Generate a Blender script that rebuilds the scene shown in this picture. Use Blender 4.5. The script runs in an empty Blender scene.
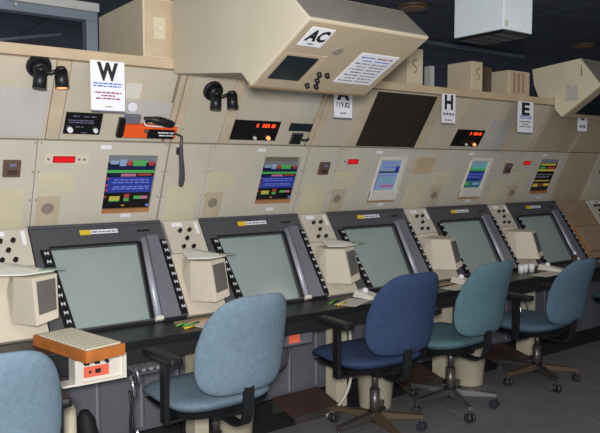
import bpy, bmesh, math, random
from mathutils import Vector, Matrix
R = math.radians
random.seed(7)
scene = bpy.context.scene
C = scene.collection

# ------------------------------------------------------------------ camera
cam_d = bpy.data.cameras.new('camera'); cam = bpy.data.objects.new('camera', cam_d); C.objects.link(cam)
cam.location = (0, 0, 1.6); cam.rotation_euler = (R(90 - 4.08), 0, R(53.46 - 90))
cam_d.sensor_width = 36; cam_d.lens = 36 * 680 / 600; cam_d.clip_start = .05
scene.camera = cam
# ------------------------------------------------------------------ light
w = bpy.data.worlds.new('world'); scene.world = w; w.use_nodes = True
w.node_tree.nodes['Background'].inputs['Color'].default_value = (.80, .86, 1, 1)
w.node_tree.nodes['Background'].inputs['Strength'].default_value = .42
def area(name, loc, target, size, power, color):
    l = bpy.data.lights.new(name, 'AREA'); l.size = size; l.energy = power; l.color = color
    o = bpy.data.objects.new(name, l); C.objects.link(o); o.location = loc
    o.rotation_euler = (Vector(target) - Vector(loc)).to_track_quat('-Z', 'Y').to_euler()
    return o
area('camera_flash', (-.10, -.12, 1.74), (2.2, 3.6, 1.35), .22, 150, (1, .985, .96))
area('added_fill', (1.2, .6, 2.95), (1.4, 1.6, 0), 1.0, 26, (1, .93, .82))  # added warm fill from above, no fixture behind it
area('added_fill', (4.6, 1.6, 2.95), (4.6, 2.2, 0), 1.0, 12, (1, .90, .76))  # second added fill, weaker, over the right half of the row
vs = scene.view_settings
vs.view_transform = 'Standard'; vs.look = 'None'; vs.exposure = 0; vs.gamma = 1; vs.use_curve_mapping = False

# ------------------------------------------------------------------ materials
def lin(c):
    return tuple(((v / 255) / 12.92 if v / 255 <= .04045 else ((v / 255 + .055) / 1.055) ** 2.4) for v in c) + (1,)
MT = {}
def mat(name, rgb, rough=.55, metal=0, var=.06, scale=9, emit=0, bump=0, bscale=120, spec=.5, rgb2=None):
    m = bpy.data.materials.new(name); m.use_nodes = True; nt = m.node_tree; n = nt.nodes; b = n['Principled BSDF']
    col = lin(rgb)
    b.inputs['Roughness'].default_value = rough; b.inputs['Metallic'].default_value = metal
    b.inputs['Specular IOR Level'].default_value = spec
    tc = n.new('ShaderNodeTexCoord')
    tx = n.new('ShaderNodeTexNoise'); tx.inputs['Scale'].default_value = scale; tx.inputs['Detail'].default_value = 5
    rp = n.new('ShaderNodeValToRGB')
    c2 = lin(rgb2) if rgb2 else tuple(v * (1 + var) for v in col[:3]) + (1,)
    c1 = col if rgb2 else tuple(v * (1 - var) for v in col[:3]) + (1,)
    rp.color_ramp.elements[0].position = .3; rp.color_ramp.elements[1].position = .7
    rp.color_ramp.elements[0].color = c1; rp.color_ramp.elements[1].color = c2
    nt.links.new(tc.outputs['Object'], tx.inputs['Vector']); nt.links.new(tx.outputs['Fac'], rp.inputs['Fac'])
    nt.links.new(rp.outputs['Color'], b.inputs['Base Color'])
    if emit:
        b.inputs['Emission Color'].default_value = col; b.inputs['Emission Strength'].default_value = emit
    if bump:
        t2 = n.new('ShaderNodeTexNoise'); t2.inputs['Scale'].default_value = bscale; t2.inputs['Detail'].default_value = 3
        bp = n.new('ShaderNodeBump'); bp.inputs['Strength'].default_value = bump; bp.inputs['Distance'].default_value = .004
        nt.links.new(tc.outputs['Object'], t2.inputs['Vector']); nt.links.new(t2.outputs['Fac'], bp.inputs['Height'])
        nt.links.new(bp.outputs['Normal'], b.inputs['Normal'])
    MT[name] = m
    return m
mat('beige', (192, 186, 172), .55, var=.05, scale=4, bump=.12, bscale=260)
mat('beige_upper', (190, 181, 163), .6, var=.06, scale=4, bump=.12, bscale=260)
mat('grey_panel', (186, 183, 180), .55, var=.05, scale=3, bump=.1)
mat('tan', (188, 168, 140), .6, var=.10, scale=7, bump=.15)
mat('trim_tan', (190, 175, 151), .6, var=.08, scale=7, bump=.15)
mat('tan_dark', (150, 124, 92), .6, var=.12, scale=8)
mat('cream', (206, 196, 178), .5, var=.04, scale=4)
mat('yellow_plate', (198, 190, 164), .6, var=.05, scale=6)
mat('unit_cream', (200, 191, 170), .5, var=.04, scale=3, bump=.1)
mat('unit_cream_lit', (214, 205, 178), .5, var=.04, scale=3, bump=.1)  # unit_cream lightened: brightness the flash lacks on the far-right box, put into colour
mat('unit_face', (178, 162, 138), .5, var=.05, scale=5)
mat('box_tan', (198, 184, 158), .6, var=.05, scale=5)
mat('shell', (120, 112, 98), .7)
mat('bezel', (74, 75, 80), .42, var=.06, scale=12, bump=.15, bscale=400)
mat('screen_grey', (98, 96, 94), .45, var=.05)
mat('bezel_side', (108, 110, 120), .38, var=.05, scale=9)
mat('silver', (165, 168, 182), .42, .3, var=.04)
mat('black', (16, 16, 18), .4, var=.1)
mat('black_matt', (20, 20, 22), .75, var=.1)
mat('plastic_black', (22, 23, 26), .45, var=.15)
mat('scope_glass', (146, 160, 159), .20, var=.03, scale=3, spec=.45)
mat('dark_glass', (34, 44, 48), .16, var=.08)
mat('dark_panel', (44, 38, 30), .5, var=.12, scale=12)
mat('white', (228, 230, 236), .6, var=.02)
mat('white_plastic', (214, 210, 200), .5, var=.03)
mat('key_white', (196, 204, 214), .5, var=.03)
mat('ink', (18, 18, 24), .7)
mat('ink_blue', (70, 110, 200), .7)
mat('ink_red', (150, 60, 110), .7)
mat('ink_grey', (110, 110, 135), .7)
mat('yellow', (222, 190, 40), .5, var=.05)
mat('orange_radio', (240, 92, 36), .45, var=.06)
mat('orange_label', (232, 104, 78), .55, var=.06)
mat('wood_orange', (176, 104, 46), .5, var=.2, scale=14)
mat('strip_slat', (196, 192, 170), .55, var=.06)
mat('brown_box', (98, 78, 66), .5, var=.15)
mat('grey_speaker', (136, 128, 116), .7, var=.15, scale=60)
mat('speaker_plate', (184, 170, 146), .6)
mat('worktop', (26, 27, 30), .38, var=.1, scale=20)
mat('cabinet', (98, 99, 107), .5, var=.06, scale=20, bump=.2, bscale=160)
mat('cabinet_rib', (134, 135, 142), .45, var=.05)
mat('chrome', (190, 192, 198), .22, .9)
mat('leg_metal', (92, 88, 86), .35, .6)
mat('leg_bronze', (92, 76, 58), .45, .2)
mat('caster', (44, 46, 52), .4)
mat('basket', (196, 188, 164), .55, var=.04)
mat('foot_brown', (66, 46, 42), .7, var=.2)
mat('floor_tile', (104, 103, 104), .6, var=.09, scale=5, bump=.15, bscale=50)
mat('floor_gap', (34, 34, 36), .8)
mat('ceiling_tile', (76, 83, 96), .8, var=.25, scale=3)
mat('ceiling_grid', (92, 98, 108), .6)
mat('wall_dark', (70, 76, 88), .85, var=.2, scale=2)
mat('steel_frame', (112, 124, 138), .5, .3)
mat('steel_light', (176, 178, 176), .5, .2)
mat('unit_top_grey', (128, 124, 116), .5, var=.08)
mat('hanging_white', (236, 246, 252), .4, var=.02)
mat('green_pen', (84, 150, 60), .45)
mat('paper', (208, 204, 194), .7, var=.04)
mat('paper_pink', (222, 204, 192), .7, var=.03)
mat('paper_brown', (150, 126, 98), .7, var=.1)
mat('cardboard', (150, 130, 108), .75, var=.12)
mat('folder_orange', (172, 122, 78), .65, var=.1)
mat('tray_plastic', (214, 214, 206), .5, var=.05)
mat('tray_green', (120, 140, 122), .35, var=.1)
def fabric(name, rgb):
    mat(name, rgb, .92, var=.10, scale=40, bump=.35, bscale=300, spec=.2)
fabric('fabric_blue', (102, 121, 135)); fabric('fabric_navy', (48, 64, 94)); fabric('fabric_teal', (82, 110, 120)); fabric('fabric_slate', (80, 102, 118))
for nm, c, e in (('s_blue', (34, 50, 130), .35), ('s_dblue', (22, 28, 66), .3), ('s_green', (66, 140, 74), .4), ('s_red', (150, 58, 58), .3),
                 ('s_pink', (160, 96, 124), .3), ('s_yellow', (160, 150, 60), .4), ('s_grey', (108, 112, 118), .2), ('s_cyan', (90, 150, 155), .35),
                 ('s_text', (96, 108, 180), .35), ('s_pale', (120, 140, 170), .3), ('s_black', (12, 13, 18), .02), ('led_red', (200, 20, 30), .7),
                 ('led_dark', (150, 14, 20), .45), ('led_orange', (255, 70, 25), 1.2), ('lamp_warm', (255, 150, 90), 1.6), ('s_teal', (40, 90, 105), .35)):
    mat(nm, c, .3, var=.02, emit=e)

# ------------------------------------------------------------------ helpers
class Fr:
    """a flat working frame: origin + in-plane axes u (along the row), v (up the panel), n (outward)"""
    def __init__(s, o, v, u=(1, 0, 0), scale=1):
        s.o = Vector(o); s.u = Vector(u).normalized(); s.v = Vector(v).normalized(); s.n = s.u.cross(s.v)
        s.u, s.v, s.n = s.u * scale, s.v * scale, s.n * scale
    def p(s, u, v, n=0): return s.o + s.u * u + s.v * v + s.n * n
    def mat(s): return Matrix(((s.u.x, s.v.x, s.n.x, s.o.x), (s.u.y, s.v.y, s.n.y, s.o.y), (s.u.z, s.v.z, s.n.z, s.o.z), (0, 0, 0, 1)))
ID = Fr((0, 0, 0), (0, 1, 0))     # u = X, v = Y, n = Z
def BM(): return bmesh.new()
def box(bm, u0, u1, v0, v1, n0, n1, mi=0, bev=0):
    b = bm if not bev else bmesh.new()
    vs_ = [b.verts.new((x, y, z)) for z in (n0, n1) for y in (v0, v1) for x in (u0, u1)]
    for f in ((0, 2, 3, 1), (4, 5, 7, 6), (0, 1, 5, 4), (2, 6, 7, 3), (0, 4, 6, 2), (1, 3, 7, 5)):
        b.faces.new([vs_[i] for i in f]).material_index = mi
    if bev:
        bmesh.ops.bevel(b, geom=b.edges[:], offset=bev, segments=2, affect='EDGES', profile=.6)
        for f in b.faces: f.material_index = mi
        merge(bm, b)
    return bm
def merge(bm, b):
    me = bpy.data.meshes.new('t'); b.to_mesh(me); b.free(); bm.from_mesh(me); bpy.data.meshes.remove(me)
def cyl(bm, p0, p1, r0, r1=None, seg=16, mi=0, cap=True):
    r1 = r0 if r1 is None else r1
    p0, p1 = Vector(p0), Vector(p1); d = (p1 - p0).normalized()
    a = d.orthogonal().normalized(); b = d.cross(a)
    A = [bm.verts.new(p0 + (a * math.cos(2 * math.pi * i / seg) + b * math.sin(2 * math.pi * i / seg)) * r0) for i in range(seg)]
    B = [bm.verts.new(p1 + (a * math.cos(2 * math.pi * i / seg) + b * math.sin(2 * math.pi * i / seg)) * r1) for i in range(seg)]
    for i in range(seg):
        f = bm.faces.new((A[i], A[(i + 1) % seg], B[(i + 1) % seg], B[i])); f.material_index = mi; f.smooth = True
    if cap:
        bm.faces.new(A[::-1]).material_index = mi; bm.faces.new(B).material_index = mi
    return bm
def tube(bm, pts, r, seg=8, mi=0):
    pts = [Vector(p) for p in pts]; rings = []; a = None
    for i, p in enumerate(pts):
        d = (pts[min(i + 1, len(pts) - 1)] - pts[max(i - 1, 0)]).normalized()
        a = d.orthogonal().normalized() if a is None else (a - d * a.dot(d)).normalized()
        b = d.cross(a); rr = r[i] if isinstance(r, (list, tuple)) else r
        rings.append([bm.verts.new(p + (a * math.cos(2 * math.pi * k / seg) + b * math.sin(2 * math.pi * k / seg)) * rr) for k in range(seg)])
    for q in range(len(rings) - 1):
        for k in range(seg):
            f = bm.faces.new((rings[q][k], rings[q][(k + 1) % seg], rings[q + 1][(k + 1) % seg], rings[q + 1][k])); f.smooth = True; f.material_index = mi
    bm.faces.new(rings[0][::-1]); bm.faces.new(rings[-1])
    return bm
def smooth_path(pts, n=6):
    pts = [Vector(p) for p in pts]; out = []
    for i in range(len(pts) - 1):
        p0, p1, p2, p3 = pts[max(i - 1, 0)], pts[i], pts[i + 1], pts[min(i + 2, len(pts) - 1)]
        for k in range(n):
            t = k / n
            out.append(.5 * ((2 * p1) + (p2 - p0) * t + (2 * p0 - 5 * p1 + 4 * p2 - p3) * t * t + (3 * p1 - p0 - 3 * p2 + p3) * t ** 3))
    return out + [pts[-1]]
def prism(bm, poly, n0, n1, mi=0, top=None):
    """polygon in uv swept along n (top: other polygon for the far end)"""
    top = top or poly
    A = [bm.verts.new((x, y, n0)) for x, y in poly]; B = [bm.verts.new((x, y, n1)) for x, y in top]; k = len(poly)
    for i in range(k): bm.faces.new((A[i], A[(i + 1) % k], B[(i + 1) % k], B[i])).material_index = mi
    bm.faces.new(A[::-1]).material_index = mi; bm.faces.new(B).material_index = mi
    return bm
def hull(bm, pts, mi=0):
    vs_ = [bm.verts.new(p) for p in pts]
    r = bmesh.ops.convex_hull(bm, input=vs_)
    return bm
def bevel_all(bm, off, seg=2):
    bmesh.ops.remove_doubles(bm, verts=bm.verts[:], dist=1e-5)
    bmesh.ops.bevel(bm, geom=bm.edges[:], offset=off, segments=seg, affect='EDGES', profile=.6)
    return bm
def obj(name, bm, mats, parent=None, fr=None, smooth=False):
    """bm (in frame fr, or world) -> one mesh object; parented parts keep coordinates relative to the parent's base"""
    if fr: bmesh.ops.transform(bm, matrix=fr.mat(), verts=bm.verts[:])
    base = Vector((0, 0, 0)); q = parent
    while q is not None: base += q.location; q = q.parent
    if parent is None:
        zs = [v.co for v in bm.verts]
        base = Vector(((min(v.x for v in zs) + max(v.x for v in zs)) / 2, (min(v.y for v in zs) + max(v.y for v in zs)) / 2, min(v.z for v in zs)))
    bmesh.ops.translate(bm, vec=-base, verts=bm.verts[:])
    bmesh.ops.recalc_face_normals(bm, faces=bm.faces[:])
    me = bpy.data.meshes.new(name); bm.to_mesh(me); bm.free()
    for m in (mats if isinstance(mats, (list, tuple)) else [mats]): me.materials.append(MT[m])
    if smooth:
        for p in me.polygons: p.use_smooth = True
    o = bpy.data.objects.new(name, me); C.objects.link(o)
    if parent is None: o.location = base
    else: o.parent = parent
    return o
def copy_at(o, parent, delta):
    c = o.copy(); C.objects.link(c); c.parent = parent; c.location = o.location + Vector(delta); return c
def thing(name, loc, label, cat, group=None):
    o = bpy.data.objects.new(name, None); C.objects.link(o); o.location = loc; o.empty_display_size = .05
    tag(o, label, cat, group); return o
def tag(o, label, cat, group=None):
    o['label'] = label; o['category'] = cat
    if group: o['group'] = group
    return o
def struct(o): o['kind'] = 'structure'; return o
def fbox(name, fr, d, m, parent, bev=0):
    return obj(name, box(BM(), *d, bev=bev), m, parent, fr)
def text_bm(s, h, bold=.0, width=None):
    cu = bpy.data.curves.new('txt', 'FONT'); cu.body = s; cu.size = h / .69; cu.offset = bold; cu.align_x = 'CENTER'; cu.resolution_u = 2
    o = bpy.data.objects.new('txt', cu); C.objects.link(o)
    bpy.context.view_layer.update()
    me = bpy.data.meshes.new_from_object(o.evaluated_get(bpy.context.evaluated_depsgraph_get()))
    bm = BM(); bm.from_mesh(me); bpy.data.meshes.remove(me); bpy.data.objects.remove(o); bpy.data.curves.remove(cu)
    if width and bm.verts:
        x0 = min(v.co.x for v in bm.verts); x1 = max(v.co.x for v in bm.verts); k = width / (x1 - x0)
        for v in bm.verts: v.co.x = (v.co.x - (x0 + x1) / 2) * k
    return bm
def put_text(name, fr, s, u, v, h, n, m, parent, bold=0, width=None):
    bm = text_bm(s, h, bold, width); bmesh.ops.translate(bm, vec=(u, v, n), verts=bm.verts[:])
    return obj(name, bm, m, parent, fr)
def scribble(bm, u0, u1, v, h, n, seed, mi=0):
    """a line of print too small to read: word-length dashes"""
    rr = random.Random(seed); x = u0
    while x < u1 - h * .4:
        wd = min(rr.uniform(.5, 3.2) * h, u1 - x); k = rr.uniform(.75, 1)
        box(bm, x, x + wd, v, v + h * k, n, n + .0004, mi); x += wd + h * .45
    return bm

# ------------------------------------------------------------------ console section (Y, Z)
PITCH = 1.055; X0 = 1.02
A = (3.97, 1.25); B = (3.75, 1.752); T = (3.50, 2.14); D0 = (3.90, 1.268); D1 = (3.525, .733)
def fM(x): return Fr((x, *A), (0, B[0] - A[0], B[1] - A[1]))
def fU(x): return Fr((x, *B), (0, T[0] - B[0], T[1] - B[1]))
def fD(x): return Fr((x, *D0), (0, D0[0] - D1[0], D0[1] - D1[1]))
LM = math.dist(A, B); LU = math.dist(B, T); LD = math.dist(D0, D1)
def vert(x, y, z): return Fr((x, y, z), (0, 0, 1))        # upright frame facing the operators

# ------------------------------------------------------------------ setting
fl = struct(obj('floor', box(BM(), -3, 14, -3, 9, -.08, -.006), 'floor_gap'))
tl = None
for i in range(16):
    for j in range(8):
        x, y = -.78 + i * .6, -1.45 + j * .6
        if tl is None:
            tl = obj('floor_tile', box(BM(), x, x + .595, y, y + .595, -.012, 0, bev=.002), 'floor_tile', fl); o0 = (x, y)
        else: copy_at(tl, fl, (x - o0[0], y - o0[1], 0))
ce = struct(obj('ceiling', box(BM(), -3, 14, -3, 14, 3.03, 3.10), 'ceiling_grid'))
tl = None
for i in range(13):
    for j in range(20):
        x, y = -1.6 + i * 1.2, 1.9 + j * .6
        if tl is None:
            tl = obj('ceiling_tile', box(BM(), x, x + 1.185, y, y + .585, 3.015, 3.035), 'ceiling_tile', ce); o0 = (x, y)
        else: copy_at(tl, ce, (x - o0[0], y - o0[1], 0))
struct(obj('wall_back', box(BM(), -3, 14, 14, 14.1, 0, 3.1), 'wall_dark'))
struct(obj('wall_right', box(BM(), 14, 14.1, -3, 14, 0, 3.1), 'wall_dark'))
for i, (x, y, la) in enumerate(((4.40, 4.28, 'dim round ceiling light above the tilted overhead unit'), (7.37, 4.44, 'dim round ceiling light at the right end of the dark ceiling'))):
    t = thing('ceiling_light', (x, y, 2.985), la, 'light', 'recessed ceiling lights')
    b = BM(); cyl(b, (x, y, 2.99), (x, y, 3.015), .13, .15, 28); obj('rim', b, 'leg_bronze', t)
    b = BM(); cyl(b, (x, y, 2.985), (x, y, 2.991), .10, .10, 28); obj('diffuser', b, 'tan_dark', t)
tag(obj('ceiling_rail', box(BM(), 5.2, 7.4, 5.26, 5.30, 2.97, 3.0), 'steel_frame'), 'thin pale rail along the dark ceiling behind the white box', 'rail')

# ------------------------------------------------------------------ consoles
def holed(u0, u1, v0, v1, h, n0, n1):
    b = BM()
    box(b, u0, h[0], v0, v1, n0, n1); box(b, h[1], u1, v0, v1, n0, n1)
    box(b, h[0], h[1], v0, h[2], n0, n1); box(b, h[0], h[1], h[3], v1, n0, n1)
    return b
def screen_rows(u0, u1, v0, v1, n, style, seed):
    """coloured display content as thin lit cells; materials in order of CONTENT"""
    b = BM(); rr = random.Random(seed); W, H = u1 - u0, v1 - v0
    def cell(a, c, e, g, mi, k=1): box(b, u0 + a * W, u0 + c * W, v0 + e * H, v0 + g * H, n, n + .0006 * k, mi)
    cell(0, 1, 0, 1, 10, 1)
    if style == 'page':
        cell(0, 1, .86, 1, 6, 2); cell(.05, .22, .83, .90, 9, 3); cell(.24, .38, .80, .92, 9, 3); cell(.52, .8, .80, .91, 2, 3); cell(.86, .97, .81, .89, 3, 3); cell(.40, .5, .81, .9, 3, 3)
        cell(.0, 1, .74, .80, 1, 2); cell(.0, 1, .67, .725, 2, 2); cell(.30, .62, .605, .655, 4, 3); cell(.66, .95, .62, .655, 3, 3); cell(.06, .28, .62, .65, 1, 3)
        cell(.03, 1, .30, .595, 0, 2)
        for v in (.53, .48, .40, .36): 
            x = .1 + rr.random() * .08
            while x < .9:
                wd = rr.uniform(.04, .13); cell(x, min(x + wd, .93), v, v + .022, 8, 3); x += wd + .025
        for v in (.54, .42, .33, .2): cell(.0, .06, v, v + .04, 3, 3)
        cell(.12, .34, .15, .23, 5, 2); cell(.12, .34, .13, .15, 2, 3); cell(.43, .54, .2, .27, 3, 2); cell(.43, .54, .13, .19, 2, 2); cell(.64, .8, .17, .23, 2, 2); cell(.8, .94, .17, .23, 4, 2)
        cell(.4, .46, .04, .06, 5, 2); cell(.93, .99, .02, .07, 8, 2)
    elif style == 'pale':
        cell(0, 1, .62, 1, 9, 2); cell(0, .12, 0, .6, 8, 2); cell(0, 1, .57, .62, 1, 3); cell(.12, 1, 0, .57, 9, 2); cell(.2, .9, .74, .78, 8, 3); cell(.2, .8, .86, .89, 8, 3)
        cell(.3, .75, .28, .36, 11, 3); cell(.35, .9, .1, .17, 4, 3); cell(.8, .98, .6, .8, 0, 3); cell(.25, .9, .46, .49, 8, 3)
    elif style == 'blue':
        cell(0, 1, .70, 1, 11, 2); cell(.2, .8, .84, .94, 9, 3); cell(0, 1, .62, .70, 2, 3); cell(.05, 1, .3, .6, 0, 2); cell(0, 1, .0, .27, 14, 2)
        cell(.1, .35, .1, .2, 2, 3); cell(.5, .9, .1, .2, 9, 3); cell(.1, .9, .48, .51, 8, 3); cell(.1, .8, .38, .41, 8, 3)
    else:
        cell(0, 1, .88, 1, 6, 2); cell(.1, .9, .80, .86, 5, 3); cell(.0, 1, .62, .68, 5, 2); cell(.1, .4, .70, .76, 2, 3); cell(.5, .9, .70, .76, 3, 3)
        cell(.1, .9, .5, .53, 6, 3); cell(.1, .8, .42, .45, 6, 3); cell(.1, .35, .12, .22, 5, 3); cell(.45, .55, .12, .24, 3, 3); cell(.65, .95, .14, .22, 5, 3); cell(.1, .9, .3, .33, 5, 3)
    return b
CONTENT = ['s_blue', 's_dblue', 's_green', 's_red', 's_pink', 's_yellow', 's_grey', 'lamp_warm', 's_text', 's_pale', 's_black', 's_cyan', 'white', 'ink', 's_teal']

def knob(bm, u, v, n, r=.013, h=.02):
    cyl(bm, (u, v, n), (u, v, n + h), r, r * .8, 12)

def console(i, x, label):
    t = thing('radar_console', (x + .26, 4.0, 0), label, 'console', 'row of beige radar consoles')
    m, u, d = fM(x), fU(x), fD(x)
    L, Rr = -.262, .788
    # carcass
    prof = [(4.0, 1.262), (3.785, 1.76), (3.545, 2.125), (3.545, 2.165), (4.40, 2.165), (4.40, 0), (3.74, 0), (3.74, .66), (3.595, .72), (3.975, 1.225)]
    b = BM(); prism(b, [(p[0], p[1]) for p in prof], L, Rr)
    bmesh.ops.transform(b, matrix=Matrix(((0, 0, 1, x), (1, 0, 0, 0), (0, 1, 0, 0), (0, 0, 0, 1))), verts=b.verts[:])
    obj('carcass', b, 'shell', t)
    obj('top_cap', box(BM(), x + L, x + Rr, 3.475, 4.42, 2.145, 2.20, bev=.006), 'tan', t)
    # middle panels
    hole = {0: (.428, .73, .085, .463), 1: (.445, .745, .112, .463), 4: (.39, .69, .112, .472)}.get(i)
    frame_style = i in (2, 3)
    if frame_style: hole = (.43, .72, .11, .475)
    if hole: obj('middle_panel', holed(.027, .786, .004, LM - .006, hole, -.03, 0), 'beige', t, m)
    else: fbox('middle_panel', m, (.027, .786, .004, LM - .006, -.03, 0), 'beige', t)
    fbox('strip_panel', m, (L + .002, .023, .004, LM - .006, -.03, .004 if i % 2 else 0), 'beige', t)
    if hole:
        h = hole
        fbox('display_recess', m, (h[0], h[1], h[2], h[3], -.075, -.065), 'black_matt', t)
        sty = {0: 'page', 1: 'page', 2: 'pale', 3: 'blue', 4: 'amber'}[i]
        if not frame_style:
            s = obj('display_screen', screen_rows(h[0] + .004, h[1] - .004, h[2] + .03, h[3] - (.004 if i != 1 else .035), -.012, sty, i), CONTENT, t, m)
            fbox('display_sill', m, (h[0], h[1], h[2], h[2] + .026, -.03, -.002), 'folder_orange', t)
        else:
            o = BM(); fw = .028
            box(o, h[0], h[1], h[2], h[2] + .085, -.04, .016, bev=.006); box(o, h[0], h[1], h[3] - fw, h[3], -.04, .010, bev=.006)
            box(o, h[0], h[0] + .018, h[2], h[3], -.04, .012, bev=.006); box(o, h[1] - .045, h[1], h[2], h[3], -.04, .012, bev=.006)
            obj('display_frame', o, 'white_plastic', t, m)
            obj('display_screen', screen_rows(h[0] + .016, h[1] - .043, h[2] + .083, h[3] - fw + .003, -.006, sty, i), CONTENT, t, m)
            fbox('display_sill', m, (h[0] - .004, h[1] - .02, h[2] - .014, h[2], 0, .012), 'folder_orange', t)
    for (a, c) in ((.372, .50), (.55, .058)):
        if i >= 0: fbox('paper_label', m, (a, a + .062, c, c + .022, 0, .0015), 'white', t)
    # clock / lamp plate, blank plate, speaker
    if i in (0, 2, 4):
        lw = .24 if i == 0 else .17
        p = fbox('indicator_plate', m, (.07, .07 + lw, .405 if i == 0 else .418, .462, 0, .006), 'cream' if i == 0 else 'beige', t, .002)
        wn = fbox('indicator_window', m, (.112, .232 if i == 0 else .21, .418, .456, .006, .012), 'led_dark', p)
        b = BM(); e_ = .226 if i == 0 else .204; a = .12
        while a < e_ - .012: box(b, a, a + .011, .424, .450, .012, .0128); a += .0155
        obj('digits', b, 'led_red', p, m)
        b = BM(); [cyl(b, (uu, .437, .006), (uu, .437, .012), .007, .006, 10) for uu in ((.088, .255, .285) if i == 0 else (.085,))]
        obj('indicator_button', b, 'ink_grey', p, m)
    fbox('blank_plate', m, (.042, .252, .227, .352, 0, .003), 'yellow_plate', t, .001)
    if i in (0, 1, 2, 3, 4):
        p = fbox('speaker_plate', m, (.05, .178, .034, .212, 0, .004), 'speaker_plate', t, .001)
        b = BM(); cyl(b, (.112, .135, .004), (.112, .135, .008), .034, .032, 24); obj('speaker_grille', b, 'grey_speaker', p, m)
    # strip plates
    if i in (0, 2, 4, 5): 
        p = fbox('switch_box', m, (-.142, -.055, .338, .432, .004, .022), 'brown_box', t, .003)
        fbox('switch_rocker', m, (-.115, -.08, .40, .418, .022, .028), 'ink_grey', p); fbox('switch_rocker', m, (-.12, -.075, .355, .378, .022, .028), 'foot_brown', p)
    if i == 3: fbox('tan_plate', m, (-.235, -.02, .335, .475, .004, .008), 'tan', t, .001)
    fbox('blank_plate', m, (-.225, -.018, .018, .262, .004, .007), 'yellow_plate', t, .001)
    b = BM()
    for uu in (-.25, .012, .045, .77):
        for vv in (.025, .19, .36, .53): cyl(b, (uu, vv, 0), (uu, vv, .0065), .0045, .004, 8)
    obj('screws', b, 'tan_dark', t, m)['kind'] = 'stuff'
    # upper panels
    fbox('upper_strip_panel', u, (L + .05, .058, .004, LU - .002, -.03, 0), 'beige_upper', t)
    fbox('trim_strip', u, (.062, .132, .004, LU - .002, -.03, .004), 'trim_tan', t, .002)
    fbox('trim_strip', u, (L + .002, L + .048, .004, LU - .002, -.03, .004), 'trim_tan', t, .002)
    fbox('upper_panel', u, (.136, .733, .004, LU - .002, -.03, 0), 'beige_upper' if i not in (-1,) else 'grey_panel', t)
    fbox('trim_strip', u, (.752, .786, .004, LU - .002, -.03, .003), 'trim_tan', t, .002)
    if i == 0:
        p = fbox('control_plate', u, (.148, .348, .043, .174, 0, .008), 'black', t, .002)
        b = BM(); knob(b, .178, .075, .008, .017, .022); obj('control_knob', b, 'white', p, u); b = BM(); knob(b, .318, .075, .008, .014, .02); obj('control_knob', b, 'white', p, u)
        b = BM()
        for k, (a, c, v) in enumerate(((.185, .225, .15), (.245, .275, .15), (.285, .32, .15), (.165, .30, .125), (.17, .31, .112), (.21, .232, .085), (.24, .25, .085), (.245, .275, .05))): scribble(b, a, c, v, .007, .008, k)
        obj('lettering', b, 'ink_grey', p, u)
        fbox('small_note', u, (.445, .535, .275, .366, 0, .003), 'white_plastic', t)
        fbox('radio_backplate', u, (.46, .745, .135, .262, 0, .003), 'grey_panel', t)
        fbox('grey_cover_plate', u, (-.19, .04, .02, .30, 0, .004), 'grey_panel', t, .001)
    if i in (1, 3):
        v1 = .178 if i == 1 else .19; u1 = .478 if i == 1 else .432; u0 = .13 if i == 1 else .088
        p = fbox('clock_plate', u, (u0, u1, .036, v1, 0, .008), 'black', t, .002)
        b = BM(); k = (u1 - u0) / .35
        for a in (.17, .215, .235, .255, .285, .30): box(b, u0 + a * k, u0 + (a + .014) * k, v1 - .045, v1 - .02, .008, .0095)
        obj('clock_digits', b, 'led_orange', p, u)
        b = BM(); knob(b, u0 + .18 * k, .058, .008, .012, .018); obj('clock_knob', b, 'white_plastic', p, u)
        b = BM(); knob(b, u0 + .285 * k, .06, .008, .013, .018); obj('clock_button', b, 'lamp_warm', p, u)
    if i == 1:
        fbox('small_display', u, (.56, .742, .114, .172, 0, .008), 'dark_glass', t, .002)
        p = fbox('keypad', u, (.60, .69, .016, .10, 0, .012), 'bezel', t, .003)
        b = BM()
        for r in range(4):
            for c_ in range(3): box(b, .608 + c_ * .026, .63 + c_ * .026, .022 + r * .019, .036 + r * .019, .012, .016)
        obj('keypad_keys', b, 'black', p, u)
        b = BM(); tube(b, [(.695, .05, .01), (.73, .055, .02), (.745, .06, .01)], .009); obj('keypad_clip', b, 'black', p, u)
        fbox('grey_cover_plate', u, (.54, .74, .22, .42, 0, .002), 'beige', t)
    if i == 2:
        fbox('dark_display_panel', u, (.145, .742, .012, .452, .0, .007), 'dark_panel', t, .002)
    if i == 3:
        fbox('grey_cover_plate', u, (.45, .745, .01, .30, 0, .004), 'grey_panel', t, .001)
    if i == 4: fbox('grey_cover_plate', u, (.145, .742, .012, .43, 0, .004), 'unit_face', t, .001)
    # knob strip beside the scope, and the sloping column below it
    def dv(v): return -v
    k = fbox('knob_panel', d, (L + .012, -.004, -.232, -.004, -.03, .004), 'beige', t, .002)
    for (a, c) in ((-.158, -.078), (-.092, -.076), (-.125, -.135), (-.165, -.192), (-.098, -.195)):
        b = BM(); knob(b, a, c, .004, .014, .02); obj('knob', b, 'black', k, d)
    fbox('knob_label', d, (-.20, -.13, -.045, -.018, .004, .006), 'white', k)
    fbox('white_tab', d, (-.045, -.024, -.105, -.02, .004, .007), 'white', k)
    fbox('column_face', d, (L + .002, -.004, -LD + .01, -.236, -.03, 0), 'cream', t)
    # cabinet below the worktop
    y = 3.66; f = vert(x, y, 0)
    fbox('base_front', f, (L + .002, Rr - .002, .07, .66, -.05, 0), 'cabinet', t)
    fbox('plinth', f, (L + .002, Rr - .002, 0, .065, -.05, .012), 'black_matt', t)
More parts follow.
